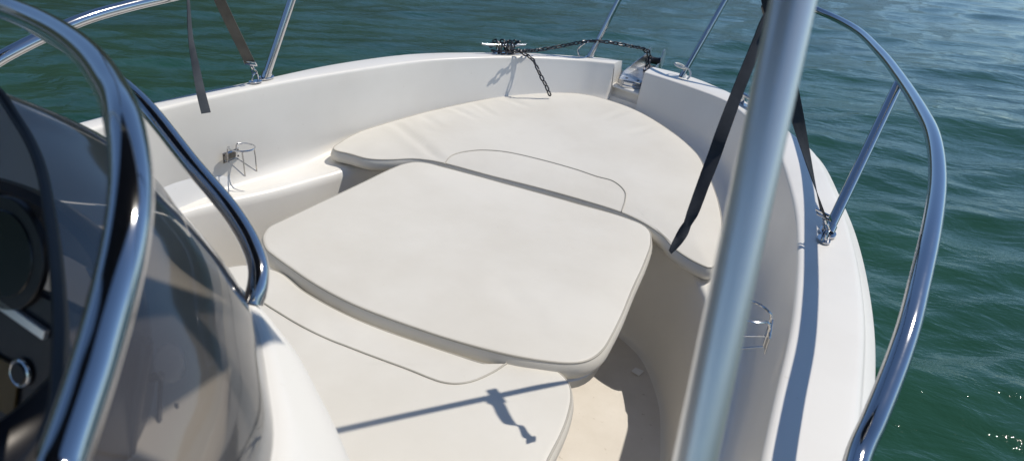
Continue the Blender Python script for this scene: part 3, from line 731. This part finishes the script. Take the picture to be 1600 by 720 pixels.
def strap(eye, Bp, endp, tail, tdirs, twid, tautdirs, tautw, label, grp, mat_taut, mat_tail):
    e = np.array(eye); root = empty('canopy_strap', e, label, 'strap', grp)
    d = np.array(Bp)-e; q = snap_hook(np.zeros(3), d, root)
    v, f = ribbon_geo([q, (q*2+(Bp-e))/3+np.array([0, 0, -.006]), (q+2*(Bp-e))/3+np.array([0, 0, -.006]), Bp-e, (Bp+endp)/2-e, endp-e], tautw, tautdirs, 70)
    mk('webbing', v, f, mat_taut, root)
    v, f = ribbon_geo([np.array(p)-e for p in tail], twid, tdirs, 80, .0020); mk('loose_tail', v, f, mat_tail, root)
    dd = d/np.linalg.norm(d); a = np.cross(dd, [0, 0, 1.0]); a /= np.linalg.norm(a); c = Bp-e
    m = MB(); m.add(*box_geo(c, .050, .022, .010, a, dd, np.cross(a, dd), bev=.002)); m.build('buckle', M_BLACK, root)
    return root
V0 = RT*.97+UP*.2; 
tailS = [Bs, od(1196, 30, 1.45), od(1180, 75, 1.43), od(1150, 150, 1.385), od(1125, 217, 1.356), od(1116, 243, 1.358), od(1098, 290, 1.346), od(1082, 333, 1.332), od(1074, 350, 1.333), od(1062, 372, 1.328), od(1047, 394, 1.32)]
ts = [RT*.6+UP*.2+FWD*.8, RT*.7+FWD*.7, RT*.9+FWD*.4, RT+FWD*.35, RT+FWD*.05, RT-FWD*.1, RT-FWD*.5, RT*.95+FWD*.1, RT*.95+FWD*.6, RT*.9-FWD*.35, RT*.8+FWD*.75]
endS = eyeS+(Bs-eyeS)*2.45
strap(eyeS, Bs, endS, tailS, ts, [.022,.024,.025,.025,.025,.024,.022,.021,.019,.012], [RT*.25+FWD, RT*.7+FWD*.7, RT, RT, RT], [.034,.033,.031,.031,.03], 'dark webbing strap hooked to the starboard gunwale, its long loose tail hanging down', 'canopy straps', M_WEB, M_WEB)
Bp = od(281, -135, 2.12)
tailP = [Bp, od(290, -60, 2.14), od(294, 0, 2.16), od(298, 60, 2.18), od(306, 105, 2.2), od(314, 145, 2.2), od(322, 177, 2.2)]
tp = [RT*.3+FWD, RT*.2+FWD, RT*.15+FWD, RT*.35+FWD*.9, RT*.65+FWD*.6, RT*.75+FWD*.6, RT*.8+FWD*.5]
endP = eyeP+(Bp-eyeP)*2.2
strap(eyeP, Bp, endP, tailP, tp, [.008,.009,.011,.016,.021,.025,.026], [RT*.9+FWD*.3, RT*.95, RT, RT], [.034]*3, 'grey webbing strap hooked to the port gunwale with a short loose end', 'canopy straps', M_WEBG, M_WEBT)

# ------------------------------------------------------------------ heel the whole boat and everything aboard
for o in list(COL.objects):
    if o.parent is None and o.name not in ('sea', 'hills') and o.type in ('MESH', 'EMPTY'):
        o.matrix_world = HEEL @ Matrix.Translation(o.location)
# ------------------------------------------------------------------ camera
cd = bpy.data.cameras.new('camera'); cam = link(bpy.data.objects.new('camera', cd)); sc.camera = cam
cd.sensor_fit = 'HORIZONTAL'; cd.sensor_width = 36; cd.lens = 36*F/1600; cd.clip_start = .02; cd.clip_end = 3000
R3 = Matrix((RT, UP, -FWD)).transposed().to_4x4(); R3.translation = Vector(CAM)
cam.matrix_world = HEEL @ R3
cd.dof.use_dof = True; cd.dof.focus_distance = 2.1; cd.dof.aperture_fstop = 6.0
# ------------------------------------------------------------------ light
s = (HEEL.to_3x3() @ SUN).normalized()
sd = bpy.data.lights.new('sun', 'SUN'); sd.energy = 3.75; sd.angle = math.radians(.53); sd.color = (1, .935, .835)
so = link(bpy.data.objects.new('sun', sd)); so.rotation_euler = s.to_track_quat('Z', 'Y').to_euler(); so.location = (0, 0, 5)
w = bpy.data.worlds.new('World'); sc.world = w; w.use_nodes = True; nt = w.node_tree; bg = nt.nodes['Background']
sk = nt.nodes.new('ShaderNodeTexSky'); sk.sky_type = 'NISHITA'; sk.sun_disc = False; sk.sun_elevation = math.asin(s.z); sk.sun_rotation = math.atan2(s.x, s.y)
sk.air_density = .85; sk.dust_density = .1; sk.ozone_density = 2.5; sk.altitude = 1200
tn = nt.nodes.new('ShaderNodeMix'); tn.data_type = 'RGBA'; tn.blend_type = 'MULTIPLY'; tn.inputs['Factor'].default_value = 1; tn.inputs['B'].default_value = (.92, .98, 1.0, 1)
nt.links.new(sk.outputs[0], tn.inputs['A']); nt.links.new(tn.outputs['Result'], bg.inputs['Color']); bg.inputs['Strength'].default_value = .12
vs = sc.view_settings; vs.view_transform = 'Standard'; vs.look = 'None'; vs.gamma = 1; vs.exposure = -.08; vs.use_curve_mapping = False
sc.cycles.max_bounces = 12; sc.cycles.diffuse_bounces = 8; sc.cycles.transparent_max_bounces = 12
